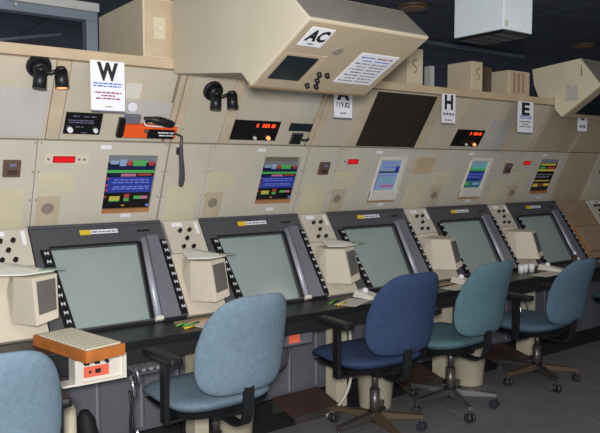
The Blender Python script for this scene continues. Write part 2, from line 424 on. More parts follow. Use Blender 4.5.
    for (a, c) in ((-.23, .02), (.04, .28), (.30, .54), (.56, .77)):
        q = fbox('base_door', f, (a, c, .095, .60, 0, .012), 'cabinet', t, .003)
        fbox('rib', f, (c - .012, c, .10, .595, .012, .02), 'cabinet_rib', q)
        fbox('latch', f, (a + .02, a + .04, .50, .54, .012, .02), 'black', q)
    if i in (1, 2, 3, 4, 5):
        obj('column_leg', box(BM(), x - .30 + .01, x - .20, 3.42, 3.54, 0, .62, bev=.004), 'basket', t)
    return t
LAB = {-1: 'beige radar console cut off by the left edge of the picture', 0: 'nearest full beige radar console, under the sign W with the orange radio',
       1: 'beige radar console below the big tilted overhead unit', 2: 'beige radar console with the large dark panel above its small screen',
       3: 'beige radar console between the signs H and E', 4: 'beige radar console right of the sign E', 5: 'beige console cut off by the right edge of the picture'}
XS = {i: X0 + i * PITCH for i in range(-1, 5)}; XS[5] = 6.83
for i, x in XS.items(): console(i, x, LAB[i])

# corner filler between the fifth console and the next one
xf0, xf1 = XS[4] + .79, XS[5] - .264
t = thing('corner_console', ((xf0 + xf1) / 2, 4.0, 0), 'plain brownish filler section without a scope right of the last screen', 'console')
prof = [(4.0, 1.262), (3.785, 1.76), (3.545, 2.125), (3.545, 2.165), (4.40, 2.165), (4.40, 0), (3.74, 0), (3.74, .66), (3.595, .72), (3.975, 1.225)]
b = BM(); prism(b, prof, xf0 + .002, xf1 - .002)
bmesh.ops.transform(b, matrix=Matrix(((0, 0, 1, 0), (1, 0, 0, 0), (0, 1, 0, 0), (0, 0, 0, 1))), verts=b.verts[:]); obj('carcass', b, 'shell', t)
wf = xf1 - xf0
fbox('middle_panel', fM(xf0), (.004, wf - .004, .004, LM - .006, -.03, 0), 'unit_face', t)
fbox('upper_panel', fU(xf0), (.004, wf - .004, .004, LU - .002, -.03, 0), 'unit_face', t)
fbox('lower_panel', fD(xf0), (.004, wf - .004, -LD + .01, -.004, -.03, 0), 'cardboard', t)
obj('top_cap', box(BM(), xf0 + .002, xf1 - .002, 3.475, 4.42, 2.145, 2.20, bev=.006), 'tan', t)
obj('base_front', box(BM(), xf0 + .002, xf1 - .002, 3.66, 3.71, .0, .66), 'cabinet', t)

# worktop
t = thing('worktop', (2.9, 3.3, 0), 'long black worktop running along the row of consoles', 'worktop')
obj('top', box(BM(), -.6, 7.6, 3.205, 3.525, .69, .73, bev=.004), 'worktop', t)
obj('apron', box(BM(), -.6, 7.6, 3.215, 3.25, .612, .688), 'black_matt', t)

# ------------------------------------------------------------------ radar scopes
def key_mesh():
    b = BM(); box(b, -.017, .017, -.020, .020, 0, .012, bev=.004)
    for s in (-1, 1): prism(b, [(-.002, 0), (.011 * s, -.011), (.011 * s, .011)] if s > 0 else [(.002, 0), (-.011, .011), (-.011, -.011)], .012, .0128, 1)
    return b
def scope(i, x, label):
    d = fD(x); W = .784; top = -.002; bot = -LD + .012
    t = thing('radar_scope', d.p(W / 2, bot, 0), label, 'radar screen', 'large radar scopes built into the consoles')
    sb = -LD + .022; st_ = -.142                       # glass bottom / top
    TL, TR, BL, BR = (.094, st_), (.602, st_), (.134, sb), (.556, sb)
    b = BM()
    prism(b, [(.002, bot), (BL[0], bot), BL, TL, (TL[0], top), (.002, top)], -.045, .006); prism(b, [TL, TR, (TR[0], top), (TL[0], top)], -.045, .006)
    prism(b, [(BL[0], bot), (BR[0], bot), BR, BL], -.045, .006); prism(b, [(BR[0], bot), (W, bot), (W, top), (TR[0], top), TR, BR], -.045, .006)
    obj('bezel', b, 'bezel', t, d)
    b = BM(); box(b, .0, W + .002, top - .012, top + .008, -.06, .014, bev=.006); obj('top_rim', b, 'bezel', t, d)
    b = BM(); prism(b, [(TL[0] - .006, st_), (TR[0] + .012, st_), (TR[0] + .012, st_ + .012), (TL[0] - .006, st_ + .012)], .006, .010); obj('inner_rim', b, 'black', t, d)
    b = BM(); prism(b, [BR, (BR[0] + .022, sb), (TR[0] + .022, st_ + .004), TR], .006, .010); obj('inner_rim', b, 'black', t, d)
    # slightly domed glass
    b = BM(); N = 10; g = {}
    for a in range(N + 1):
        for c in range(N + 1):
            p, q = a / N * 2 - 1, c / N * 2 - 1; l_ = BL[0] + (TL[0] - BL[0]) * c / N; r_ = BR[0] + (TR[0] - BR[0]) * c / N
            g[a, c] = b.verts.new((l_ + (r_ - l_) * a / N, sb + (st_ - sb) * c / N, -.018 + .010 * (1 - p * p) * (1 - q * q)))
    for a in range(N):
        for c in range(N): b.faces.new((g[a, c], g[a + 1, c], g[a + 1, c + 1], g[a, c + 1])).smooth = True
    obj('screen', b, 'scope_glass', t, d)
    b = BM(); cyl(b, (.600, bot + .004, .004), (.645, -.115, .004), .022, .020, 20); obj('silver_rail', b, 'silver', t, d)
    fbox('rail_foot', d, (.576, .622, bot - .012, bot + .012, .0, .03), 'white_plastic', t, .004)
    b = BM(); prism(b, [(.624, bot), (.738, bot), (.738, -.10), (.668, -.10)], .006, .016); obj('side_panel', b, 'bezel_side', t, d)
    for (u0, u1, v1, sl) in ((.034, .090, -.148, .042), (.742, .784, -.130, 0)):
        b = BM(); prism(b, [(u0 + sl, bot + .012), (u1 + sl, bot + .012), (u1, v1), (u0, v1)], .006, .012); ks = obj('key_strip', b, 'black', t, d)
        n = 9; first = None; st = (v1 - bot - .03) / n
        for k in range(n):
            vv = v1 - .03 - k * st
            if first is None:
                b = key_mesh(); bmesh.ops.translate(b, vec=((u0 + u1) / 2, vv, .012), verts=b.verts[:]); first = obj('key', b, ['plastic_black', 'key_white'], ks, d); fv = vv
            else: copy_at(first, ks, d.v * (vv - fv) + d.u * (sl * k / n))
    fbox('yellow_tag', d, (.275, .335, -.068, -.036, .006, .008), 'yellow', t); lb = fbox('white_label', d, (.337, .50, -.064, -.038, .006, .008), 'white', t)
    b = BM(); scribble(b, .345, .495, -.057, .011, .008, i); obj('lettering', b, 'ink_grey', lb, d)
    fbox('vent_slot', d, (.62, .70, -.066, -.054, .006, .0075), 'black', t)
SL = {-1: 'dark radar scope cut off by the left edge of the picture', 0: 'large dark-framed radar scope nearest the camera, above the bare black worktop',
      1: 'dark-framed radar scope behind the light blue chair with armrest', 2: 'dark-framed radar scope behind the navy chair',
      3: 'dark-framed radar scope behind the teal chair', 4: 'rightmost dark-framed radar scope, smallest in view', 5: 'radar scope just at the right picture edge'}
for i, x in XS.items():
    if i < 5: scope(i, x, SL[i])

# ------------------------------------------------------------------ side boxes and trays between the scopes
def side_monitor(x, label, sx=1):
    bot = [(-.24, 3.56, .82), (-.163, 3.39, .83), (-.045, 3.43, .85)]
    top = [(-.215, 3.60, 1.05), (-.158, 3.475, 1.055), (-.018, 3.535, 1.06)]
    P = [(x + a, y, z) for a, y, z in bot + top] + [(x - .235, 3.668, .96), (x - .03, 3.668, .96), (x - .20, 3.735, 1.05), (x - .03, 3.74, 1.06)]
    t = thing('side_monitor', (x - .12, 3.55, .815), label, 'monitor', 'small cream monitors between the scopes')
    b = BM(); hull(b, P); bevel_all(b, .004); obj('housing', b, 'cream', t)
    Q = [Vector(P[k]) for k in (1, 2, 5, 4)]; nn = (Q[1] - Q[0]).cross(Q[3] - Q[0]).normalized()
    bl = lambda a, c: (Q[0] * (1 - a) + Q[1] * a) * (1 - c) + (Q[3] * (1 - a) + Q[2] * a) * c
    ring = [bl(a, c) for a, c in ((.13, .2), (.9, .2), (.9, .9), (.13, .9))]
    b = BM(); hull(b, [p + nn * k for p in ring for k in (-.003, .004)]); obj('dark_screen', b, 'screen_grey', t)
    return t
ML = {-1: '', 0: 'cream wedge-shaped monitor with grey screen at the left edge, nearest', 1: 'cream wedge monitor between the first and second full scopes', 2: 'cream wedge monitor left of the scope behind the navy chair',
      3: 'cream wedge monitor left of the scope behind the teal chair', 4: 'cream wedge monitor left of the rightmost scope', 5: 'cream wedge monitor at the right picture edge'}
for i in (0, 1, 2, 3, 4, 5): side_monitor(XS[i] + (.06, 0, -.03, -.035, -.04, -.03)[i], ML[i])
def ledge(i, x, label):
    t = thing('document_ledge', (x - .1, 3.62, 1.06), label, 'tray', 'thin document ledges under the knob panels')
    dx = .03 if i == 0 else 0
    pl = [(-.255, 3.56, 1.075), (-.25, 3.63, 1.10), (-.20, 3.70, 1.118), (-.12, 3.70, 1.105), (-.03, 3.62, 1.085), (.0 + dx, 3.55, 1.075), (-.12, 3.53, 1.07)]
    b = BM(); c0 = b.verts.new((x - .14, 3.61, 1.10)); c1 = b.verts.new((x - .14, 3.61, 1.094)); Tv = [b.verts.new((x + a, y, z)) for a, y, z in pl]; Bv = [b.verts.new((x + a, y, z - .007)) for a, y, z in pl]; k = len(pl)
    for q in range(k):
        b.faces.new((c0, Tv[q], Tv[(q + 1) % k])); b.faces.new((c1, Bv[(q + 1) % k], Bv[q])); b.faces.new((Tv[q], Bv[q], Bv[(q + 1) % k], Tv[(q + 1) % k]))
    obj('plate', b, 'tray_plastic', t)
    tip = [(-.05, 3.548), (-.012 + dx, 3.60), (.05 + dx, 3.525), (.0 + dx, 3.53)]
    b = BM(); prism(b, [(x + a, y) for a, y in tip], 1.076, 1.084); obj('tip', b, 'tray_green' if i == 0 else 'unit_top_grey', t)
DL = {0: 'pale ledge with green tip overlapping the nearest scope', 1: 'pale pointed ledge under the knobs left of the second full scope', 2: 'thin pointed ledge left of the scope behind the navy chair'}
for i in (0, 1, 2): ledge(i, XS[i], DL[i])

# ------------------------------------------------------------------ signs
def sign(x0, x1, z0, z1, label, letter, rows, name='position_sign', lh=.4, y=3.452):
    W, H = x1 - x0, z1 - z0; f = vert(x0, y, z0)
    t = thing(name, (x0 + W / 2, y, z0), label, 'sign', 'white lettered position signs along the console tops')
    fbox('board', f, (0, W, 0, H, 0, .004), 'white', t)
    fbox('backing', f, (.002, W - .002, -.006, H - .002, -.006, 0), 'ink_grey', t)
    put_text('letter', f, letter, W / 2, H - .012 - lh * H, lh * H, .0045, 'ink', t, bold=.006, width=W * .62 if letter in 'WH' else W * (.52 if letter != 'A' else .72))
    for k, (v, h, m, a, c) in enumerate(rows):
        b = BM(); scribble(b, W * a, W * c, H * v, H * h, .004, k + len(label)); obj('print_line', b, m, t, f)
    return t, f, W, H
sign(1.228, 1.410, 1.897, 2.150, 'white sign lettered W with blue and red print, beside the orange radio', 'W',
     [(.53, .035, 'ink_blue', .08, .94), (.475, .035, 'ink_blue', .08, .92), (.345, .035, 'ink_red', .1, .9), (.285, .035, 'ink_red', .3, .7), (.225, .035, 'ink_red', .14, .86), (.07, .02, 'ink', .42, .62)], lh=.33)
t, f, W, H = sign(2.831, 2.986, 1.93, 2.135, 'white sign lettered A, half hidden under the overhead unit', 'A', [(.12, .05, 'ink_grey', .34, .68)], lh=.36)
put_text('number', f, '119.82', W / 2, H * .33, .032, .0045, 'ink_grey', t, bold=.002, width=W * .74)
t, f, W, H = sign(3.861, 4.010, 1.935, 2.150, 'white sign lettered H right of the large dark panel', 'H', [(.26, .1, 'ink_grey', .1, .9), (.08, .05, 'ink_red', .2, .75)], lh=.46)
sign(4.776, 4.985, 1.895, 2.147, 'white sign lettered E with blue and dark print', 'E', [(.5, .04, 'ink_blue', .12, .92), (.44, .04, 'ink_blue', .15, .9), (.33, .035, 'ink', .12, .9), (.25, .035, 'ink', .3, .7), (.17, .035, 'ink', .12, .85)], lh=.38)
f = vert(5.657, 3.452, 1.93)
t = thing('position_sign', (5.73, 3.452, 1.93), 'small white sign under the tilted box at the far right', 'sign', 'white lettered position signs along the console tops')
fbox('board', f, (0, .145, 0, .20, 0, .004), 'white', t); b = BM(); scribble(b, .03, .12, .03, .03, .004, 3); obj('print_line', b, 'ink_grey', t, f); b = BM(); box(b, .045, .10, .10, .18, .004, .005); obj('print_block', b, 'ink', t, f)

# ------------------------------------------------------------------ black lamps on the upper panels
def lamp(x, z, label):
    y = 3.512 - (z - 2.10) * -.0; t = thing('spot_lamp', (x, y, z), label, 'lamp', 'black twin spot lamps above the consoles')
    n = Vector((0, -.84, -.54)); p = Vector((x, 3.75 - (z - 1.752) * .644 - .0, z)) 
    b = BM(); cyl(b, p + n * .0, p + n * .022, .062, .058, 28); obj('mount', b, 'plastic_black', t)
    b = BM(); cyl(b, p + n * .022, p + n * .05, .045, .03, 24); obj('mount_dome', b, 'plastic_black', t)
    for (dx, dz, dy, l) in ((-.005, -.045, -.055, .075), (.085, -.035, -.075, .075)):
        q = p + Vector((dx, dy, dz))
        b = BM(); tube(b, [p + n * .04, p + n * .055 + Vector((dx * .5, 0, dz * .2)), q + Vector((0, 0, .02))], .011); obj('lamp_arm', b, 'plastic_black', t)
        b = BM(); ax = Vector((-.18 if dx < 0 else .02, -.1, -1)).normalized()
        cyl(b, q + Vector((0, 0, .03)), q + Vector((0, 0, .03)) + ax * .02, .02, .031, 20); cyl(b, q + Vector((0, 0, .03)) + ax * .02, q + ax * l, .031, .033, 20)
        hd = obj('lamp_head', b, 'plastic_black', t)
        if dx > 0:
            b = BM(); cyl(b, q + ax * l, q + ax * (l + .001), .026, .026, 18); obj('bulb', b, 'lamp_warm' if x < 1.5 else 'dark_glass', hd)
lamp(.995, 2.105, 'black twin spot lamp left of the sign W')
lamp(1.995, 2.055, 'black twin spot lamp under the overhead unit')

# ------------------------------------------------------------------ orange radio with handset
u = fU(X0)
t = thing('orange_radio', u.p(.63, .05, .03), 'bright orange radio with black front in the console beside the sign W', 'radio')
fbox('body', u, (.475, .79, .05, .128, .005, .045), 'orange_radio', t, .006)
fbox('mount_plate', u, (.44, .475, .04, .16, .004, .03), 'black', t, .003)
q = fbox('front_plate', u, (.61, .775, .054, .112, .045, .052), 'black', t, .002)
b = BM(); scribble(b, .67, .77, .09, .008, .052, 5); scribble(b, .68, .77, .072, .008, .052, 6); obj('lettering', b, 'white', q, u)
b = BM(); knob(b, .595, .10, .045, .012, .015); obj('dial', b, 'brown_box', t, u)
fbox('grey_block', u, (.468, .56, .13, .185, .006, .03), 'bezel_side', t, .006)
h = thing('radio_handset', u.p(.66, .15, .04), 'black handset lying on top of the orange radio', 'handset')
b = BM(); tube(b, smooth_path([(.575, .165, .04), (.61, .175, .045), (.67, .168, .05), (.72, .155, .05), (.76, .15, .045)]), [.018, .02, .02, .018, .017, .016, .016, .017, .02, .023, .025, .026, .027, .028, .028, .027, .027, .026, .026, .025, .024, .022, .02, .016, .012]); obj('grip', b, 'plastic_black', h, u)
b = BM(); tube(b, smooth_path([(.575, .165, .04), (.585, .14, .05), (.62, .137, .055), (.70, .137, .055), (.78, .145, .05), (.83, .12, .04)]), .005); obj('cord', b, 'white_plastic', h, u)
b = BM(); cyl(b, u.p(.505, .225, .004), u.p(.505, .225, .012), .03, .026, 20); tag(obj('round_disc', b, 'white'), 'small white round disc above the orange radio', 'disc')
h = thing('hanging_handset', (1.905, 3.73, 1.5), 'slim black handset hanging on the console right of the orange radio', 'handset')
m = fM(X0)
b = BM(); tube(b, [m.p(.845, .60, .03), m.p(.85, .53, .035), m.p(.865, .46, .035), m.p(.885, .38, .035), m.p(.895, .32, .035), m.p(.90, .275, .03)], [.008, .011, .014, .017, .019, .014], 10); obj('grip', b, 'bezel', h)
b = BM(); tube(b, smooth_path([m.p(.845, .60, .03), m.p(.80, .62, .05), m.p(.77, .63, .07)]), .006); obj('cord', b, 'plastic_black', h)
fbox('hook', m, (.838, .872, .48, .52, .0, .03), 'black', h, .003)

# ------------------------------------------------------------------ big overhead unit
F0, F1 = (2.68, 1.978), (2.23, 2.207); xa, xb = 1.70, 2.405; KA = .788
t = thing('overhead_unit', (2.06, 3.3, 2.1), 'big cream overhead unit with tilted control face marked AC', 'overhead unit')
prof = [(2.68, 1.978), (2.23, 2.207), (2.405, 2.36), (3.46, 2.62), (3.46, 2.118), (2.76, 2.045)]
def xprism(prof, x0, x1):
    b = BM(); prism(b, prof, x0, x1)
    bmesh.ops.transform(b, matrix=Matrix(((0, 0, 1, 0), (1, 0, 0, 0), (0, 1, 0, 0), (0, 0, 0, 1))), verts=b.verts[:]); return b
obj('housing', bevel_all(xprism(prof, xa, xb), .006), 'unit_cream', t)
F = Fr((xa, *F0), (0, F1[0] - F0[0], F1[1] - F0[1]), scale=KA); LF = math.dist(F0, F1) / KA
fbox('control_face', F, (.012, .885, .012, LF - .012, 0, .006), 'unit_face', t, .002)
G = Fr((xa, 2.23, 2.207), (0, .175, .153), scale=KA); fbox('brow_panel', G, (.012, .885, .012, .28, 0, .004), 'unit_top_grey', t, .001)
fbox('face_seam_plate', F, (.30, .32, .06, .36, .006, .009), 'tan', t)
sg = fbox('face_sign', F, (.058, .215, .428, .585, .006, .009), 'white', t)
put_text('face_letters', F, 'AC', .136, .478, .085, .0095, 'ink', sg, bold=.006, width=.135)
b = BM(); scribble(b, .11, .16, .443, .012, .009, 2); obj('lettering', b, 'ink_grey', sg, F)
fbox('screen_frame', F, (.035, .30, .085, .352, .006, .009), 'unit_face', t, .001); fbox('dark_screen', F, (.056, .275, .105, .332, .009, .013), 'dark_glass', t, .002)
for (a, c) in ((.372, .194), (.434, .192), (.399, .133), (.364, .073), (.433, .072)):
    b = BM(); knob(b, a, c, .006, .016, .024); obj('knob', b, 'black', t, F)
b = BM(); cyl(b, (.355, .415, .006), (.355, .415, .010), .034, .032, 22); obj('speaker_grille', b, 'grey_speaker', t, F)
pp = fbox('paper_sheet', F, (.53, .83, .125, .432, .006, .009), 'white', t)
b = BM()
for k in range(9):
    v = .39 - k * .03
    scribble(b, .55 + (k % 2) * .03, .66, v, .012, .009, k, 0 if k > 1 else 1); scribble(b, .68, .80, v, .012, .009, k + 20, 0 if k > 1 else (2 if k == 0 else 1))
obj('lettering', b, ['ink_grey', 'ink_blue', 'ink_red'], pp, F)
fbox('bottom_edge', F, (.0, .893, -.014, .002, -.03, .002), 'tan_dark', t)

# tilted box unit at the far right
t = thing('overhead_unit', (5.7, 3.4, 2.2), 'cream box tilted on the console top at the far right', 'overhead unit')
prof2 = [(3.40, 2.04), (3.05, 2.275), (3.24, 2.515), (3.70, 2.475), (3.68, 2.34), (3.62, 2.203), (3.47, 2.203), (3.465, 2.11)]
obj('housing', xprism(prof2, 5.32, 6.1), 'unit_cream_lit', t)
F2 = Fr((5.32, 3.40, 2.04), (0, -.35, .235)); fbox('control_face', F2, (.012, .768, .012, .41, 0, .005), 'unit_face', t); fbox('dark_screen', F2, (.12, .62, .06, .36, .005, .009), 'dark_glass', t)
G2 = Fr((5.32, 3.05, 2.275), (0, .19, .24)); fbox('brow_panel', G2, (.01, .77, .01, .295, 0, .004), 'unit_top_grey', t)
S2 = Fr((5.32, 3.70, 2.04), (0, 0, 1), (0, -1, 0))
b = BM(); prism(b, [(.33, .13), (.45, .13), (.45, .23), (.43, .27), (.405, .235), (.38, .26), (.34, .28), (.33, .27), (.345, .235)], 0, .002); obj('torn_label', b, 'grey_panel', t, S2)
b = BM(); prism(b, [(.47, .33), (.485, .33), (.475, .42), (.468, .42)], 0, .002); obj('scratch_mark', b, 'tan_dark', t, S2)

# ------------------------------------------------------------------ boxes on the console tops
def topbox(x0, x1, y0, y1, z1, label, plate=None):
    t = thing('equipment_box', ((x0 + x1) / 2, (y0 + y1) / 2, 2.2), label, 'box', 'cream equipment boxes on the console tops')
    obj('body', box(BM(), x0, x1, y0, y1, 2.2, z1, bev=.006), 'box_tan', t)
    f = vert(x0, y0, 2.2); H = z1 - 2.2
    fbox('front_cover', f, (.012, x1 - x0 - .012, .012, H - .012, 0, .005), 'tan' if plate != 'mark' else 'box_tan', t, .002)
    if plate == 'switch':
        p = fbox('switch_plate', f, (.055, .125, .10, .22, .005, .012), 'yellow_plate', t, .003); fbox('toggle', f, (.078, .102, .145, .175, .012, .022), 'cream', p)
    if plate == 'mark':
        b = BM(); tube(b, smooth_path([(.09, .18, .006), (.06, .17, .006), (.05, .145, .006), (.08, .125, .006), (.085, .10, .006), (.06, .085, .006)]), .005, 6); obj('painted_mark', b, 'tan_dark', t, f)
    if plate == 'rib':
        for a in (.05, .11, .17): fbox('rib', f, (a, a + .02, .02, H - .02, .005, .009), 'tan_dark', t)
topbox(1.54, 2.30, 3.50, 4.16, 2.525, 'tall tan box with a switch plate left of the big overhead unit', 'switch')
topbox(3.55, 3.71, 3.50, 3.93, 2.46, 'tan box half behind the right end of the overhead unit', 'mark')
topbox(4.25, 4.385, 3.50, 3.745, 2.43, 'small tan box on the console top under the white hanging box', 'mark')
topbox(4.72, 5.0, 3.50, 3.78, 2.40, 'wide tan ribbed box left of the tilted box at the far right', 'rib')
tag(obj('pale_post', box(BM(), 3.79, 3.83, 3.50, 3.56, 2.2, 2.35), 'steel_light'), 'narrow pale post on the console top between two tan boxes', 'post')
tag(obj('thin_panel', box(BM(), 4.45, 4.52, 3.52, 3.66, 2.2, 2.40), 'leg_bronze'), 'thin grey-brown panel standing between two tan boxes', 'panel')

# steel frame above the left consoles
t = thing('steel_frame', (.6, 4.2, 2.2), 'grey steel frame standing on the console tops at upper left', 'frame')
obj('beam', box(BM(), -1.2, 1.535, 4.16, 4.24, 2.50, 2.585, bev=.004), 'steel_frame', t); obj('beam_lip', box(BM(), -1.2, 1.535, 4.13, 4.16, 2.55, 2.60), 'steel_light', t)
obj('post', box(BM(), 1.465, 1.535, 4.16, 4.24, 2.2, 2.50, bev=.004), 'steel_frame', t); obj('post', box(BM(), -1.1, -1.03, 4.16, 4.24, 2.2, 2.50), 'steel_frame', t)
b = BM(); tube(b, [(.35, 4.8, 2.28), (1.48, 4.7, 2.50)], .012); obj('brace', b, 'steel_frame', t)
for xx in (.0, .35, .7, 1.05): obj('bolt', cyl(BM(), (xx, 4.13, 2.53), (xx, 4.165, 2.53), .008, .008, 8), 'steel_light', t)

# hanging white box
t = thing('hanging_box', (4.1, 3.2, 2.45), 'bluish white box hanging from the dark ceiling at upper right', 'ceiling box')
obj('housing', box(BM(), 3.97, 4.30, 3.0, 3.44, 2.56, 2.92, bev=.008), 'hanging_white', t)
obj('dark_base', box(BM(), 3.985, 4.285, 3.015, 3.425, 2.54, 2.56), 'black', t)
for k in range(4): obj('vent_slat', box(BM(), 4.0, 4.27, 3.05 + k * .1, 3.10 + k * .1, 2.533, 2.54), 'bezel', t)
fbox('corner_label', vert(3.97, 3.0, 2.56), (.01, .05, .02, .06, 0, .002), 'paper', t)
b = BM(); b.free()
for xx in (4.02, 4.25):
    for yy in (3.05, 3.39): obj('hanger_rod', cyl(BM(), (xx, yy, 2.92), (xx, yy, 3.015), .012, .012, 10), 'steel_frame', t)

# ------------------------------------------------------------------ desk objects
# strip tray (orange wood, pale slats) and the jack box under the worktop edge
t = thing('strip_tray', (1.0, 3.2, .745), 'orange wooden tray of pale flight strip holders on the worktop at left', 'tray')
ang = math.atan2(.03, .18); tc = Vector((.915, 3.48, .731)); U_ = Vector((math.cos(R(8)), math.sin(R(8)), 0)); V_ = Vector((.10, -.50, 0)).normalized() * -1
TF = Fr(Vector((1.005, 2.955, .731)), (-.115, .53, .0), Vector((.205, .045, 0)))
wT, lT = .205, .475
b = BM(); box(b, 0, .014, 0, lT, 0, .052); box(b, wT - .014, wT, 0, lT, 0, .052); box(b, .014, wT - .014, 0, .014, 0, .052); box(b, .014, wT - .014, lT - .014, lT, 0, .052); box(b, .014, wT - .014, .014, lT - .014, .002, .02)
obj('wood_frame', b, 'wood_orange', t, TF)
first = None
for k in range(13):
    v = .018 + k * .0337
    if first is None: first = fbox('strip_holder', TF, (.012, wT - .012, v, v + .029, .046, .060), 'strip_slat', t, .003)
    else: copy_at(first, t, TF.v * (k * .0337))
t = thing('jack_box', (1.13, 3.13, .60), 'white box with orange label fixed under the worktop edge at left', 'box')
f = vert(1.005, 3.11, .585)
b = BM(); box(b, 0, .25, 0, .012, -.09, 0); box(b, 0, .25, .108, .12, -.09, 0); box(b, 0, .035, .012, .108, -.09, 0); box(b, .235, .25, .012, .108, -.09, 0); box(b, .035, .235, .012, .108, -.09, -.015); obj('housing', b, 'white_plastic', t, f)
fbox('bracket', f, (-.09, 0, .0, .01, -.09, -.005), 'white_plastic', t)
p = fbox('orange_label', f, (.045, .165, .03, .08, -.015, -.008), 'orange_label', t, .001)
fbox('label_mark', f, (.068, .08, .048, .062, -.008, -.007), 'ink', p); fbox('label_mark', f, (.098, .125, .045, .066, -.008, -.007), 'ink', p)
for a in (.05, .062, .10, .113, .155):
    b = BM(); cyl(b, (a, .096, -.015), (a, .096, .004), .006 if a < .15 else .009, None, 10); obj('jack', b, 'ink', t, f)

def pen(name, p0, p1, r, m, label): 
    b = BM(); cyl(b, p0, Vector(p0).lerp(Vector(p1), .9), r, r, 10); cyl(b, Vector(p0).lerp(Vector(p1), .9), p1, r, r * .2, 10); return tag(obj(name, b, m), label, 'pen')
def sheet(name, cx, cy, w_, l_, rot, m, label, z=.7305, cat='paper', th=.002):
    f = Fr((cx, cy, z), (-math.sin(rot), math.cos(rot), 0), (math.cos(rot), math.sin(rot), 0)); b = BM()
    prism(b, [(-w_ / 2, -l_ / 2), (w_ / 2, -l_ / 2), (w_ / 2, l_ / 2), (-w_ / 2, l_ / 2)], 0, th); return tag(obj(name, b, m, None, f), label, cat)
# in front of the column left of the second full scope
sheet('paper_sheet', 1.83, 3.36, .22, .14, R(20), 'paper_pink', 'pinkish paper on the worktop behind the light blue chair')
pen('pen', (1.66, 3.31, .7385), (1.80, 3.37, .7385), .0055, 'green_pen', 'green pen lying left of the pinkish paper')
pen('pen', (1.64, 3.35, .7385), (1.79, 3.42, .7385), .0055, 'green_pen', 'green pen lying behind the pinkish paper, further back')
pen('pen', (1.655, 3.28, .7365), (1.73, 3.30, .7365), .005, 'yellow', 'yellow pencil stub beside the green pens')
sheet('notepad', 1.80, 3.42, .26, .05, R(4), 'paper_brown', 'brown notepad edge below the cream monitor on the worktop', th=.012, cat='notepad')
# in front of the column left of the third scope
sheet('paper_sheet', 2.87, 3.30, .24, .15, R(25), 'paper', 'white paper beside the keypad block left of the navy chair')
pen('pen', (2.70, 3.33, .7365), (2.85, 3.42, .7365), .0055, 'green_pen', 'green pen left of the navy chair')
pen('pen', (2.72, 3.27, .7365), (2.82, 3.30, .7365), .005, 'yellow', 'yellow pencil left of the navy chair')
def wedge(x, y, rot, label, l=.21, w_=.11):
    f = Fr((x, y, .733), (-math.sin(rot), math.cos(rot), 0), (math.cos(rot), math.sin(rot), 0))
    t = thing('trackball_unit', (x, y, .733), label, 'trackball', 'white wedge-shaped trackball units on the worktop')
    b = BM(); hull(b, [(-w_ / 2, -l / 2, 0), (w_ / 2, -l / 2, 0), (w_ / 2, l / 2, 0), (-w_ / 2, l / 2, 0), (-w_ / 2 + .01, -l / 2 + .01, .018), (w_ / 2 - .01, -l / 2 + .01, .018), (w_ / 2 - .015, l / 2 - .01, .05), (-w_ / 2 + .015, l / 2 - .01, .05)])
    obj('body', bevel_all(b, .004), 'white_plastic', t, f)
    b = BM(); bmesh.ops.create_uvsphere(b, u_segments=16, v_segments=10, radius=.022); bmesh.ops.translate(b, vec=(0, l * .18, .045), verts=b.verts[:]); obj('ball', b, 'white', t, f, True)
wedge(3.05, 3.335, R(8), 'white wedge trackball unit on the worktop in front of the third scope')
wedge(4.02, 3.335, R(5), 'white wedge trackball unit between the navy and teal chairs', .2)
wedge(5.13, 3.33, R(12), 'white wedge trackball unit left of the rightmost chair')
sheet('paper_sheet', 3.86, 3.27, .26, .13, R(10), 'paper', 'papers on the worktop between the navy and teal chairs')
sheet('paper_sheet', 4.95, 3.24, .34, .14, R(6), 'paper', 'papers on the worktop between the teal and the rightmost chair')
sheet('notepad', 3.84, 3.41, .2, .06, R(4), 'paper_brown', 'brown notepad behind the papers between navy and teal chairs', th=.012, cat='notepad')
pen('pen', (4.72, 3.26, .7365), (4.84, 3.33, .7365), .0055, 'green_pen', 'green pen right of the teal chair')
for k, (x, y) in enumerate(((4.80, 3.40), (4.87, 3.41), (4.93, 3.39))):
    b = BM(); cyl(b, (x, y, .731), (x, y, .80), .022, .026, 14); tag(obj('paper_cup', b, 'white'), ['white paper cup at left of three on the worktop right of the teal chair', 'middle one of three white paper cups on the worktop', 'white paper cup at right of three, beside the trackball unit'][k], 'cup', 'small white cups on the far worktop')
t = thing('bottle', (5.42, 3.30, .731), 'small dark bottle with white cap in front of the rightmost scope', 'bottle')
b = BM(); cyl(b, (5.42, 3.30, .731), (5.42, 3.30, .83), .022, .022, 14); cyl(b, (5.42, 3.30, .83), (5.42, 3.30, .85), .022, .012, 14); obj('body', b, 'foot_brown', t); b = BM(); cyl(b, (5.42, 3.30, .85), (5.42, 3.30, .875), .013, .013, 12); obj('cap', b, 'white', t)
# boards and folders leaning on the corner section
d = fD(xf0)
tag(obj('cardboard_sheet', box(BM(), .03, .46, -.30, -.16, .002, .02), 'paper_brown', None, d), 'brown cardboard sheet lying on the sloping corner section, upper', 'cardboard')
tag(obj('cardboard_sheet', box(BM(), .07, .50, -.58, -.31, .002, .03), 'cardboard', None, d), 'larger brown cardboard sheet lying lower on the sloping corner section', 'cardboard')
tag(obj('folder', box(BM(), .01, .066, -.62, -.29, .002, .018), 'folder_orange', None, d), 'narrow orange-brown folder beside the rightmost scope', 'folder')
sheet('paper_sheet', 6.15, 3.33, .3, .2, R(5), 'white', 'white papers on the worktop behind the rightmost chair')

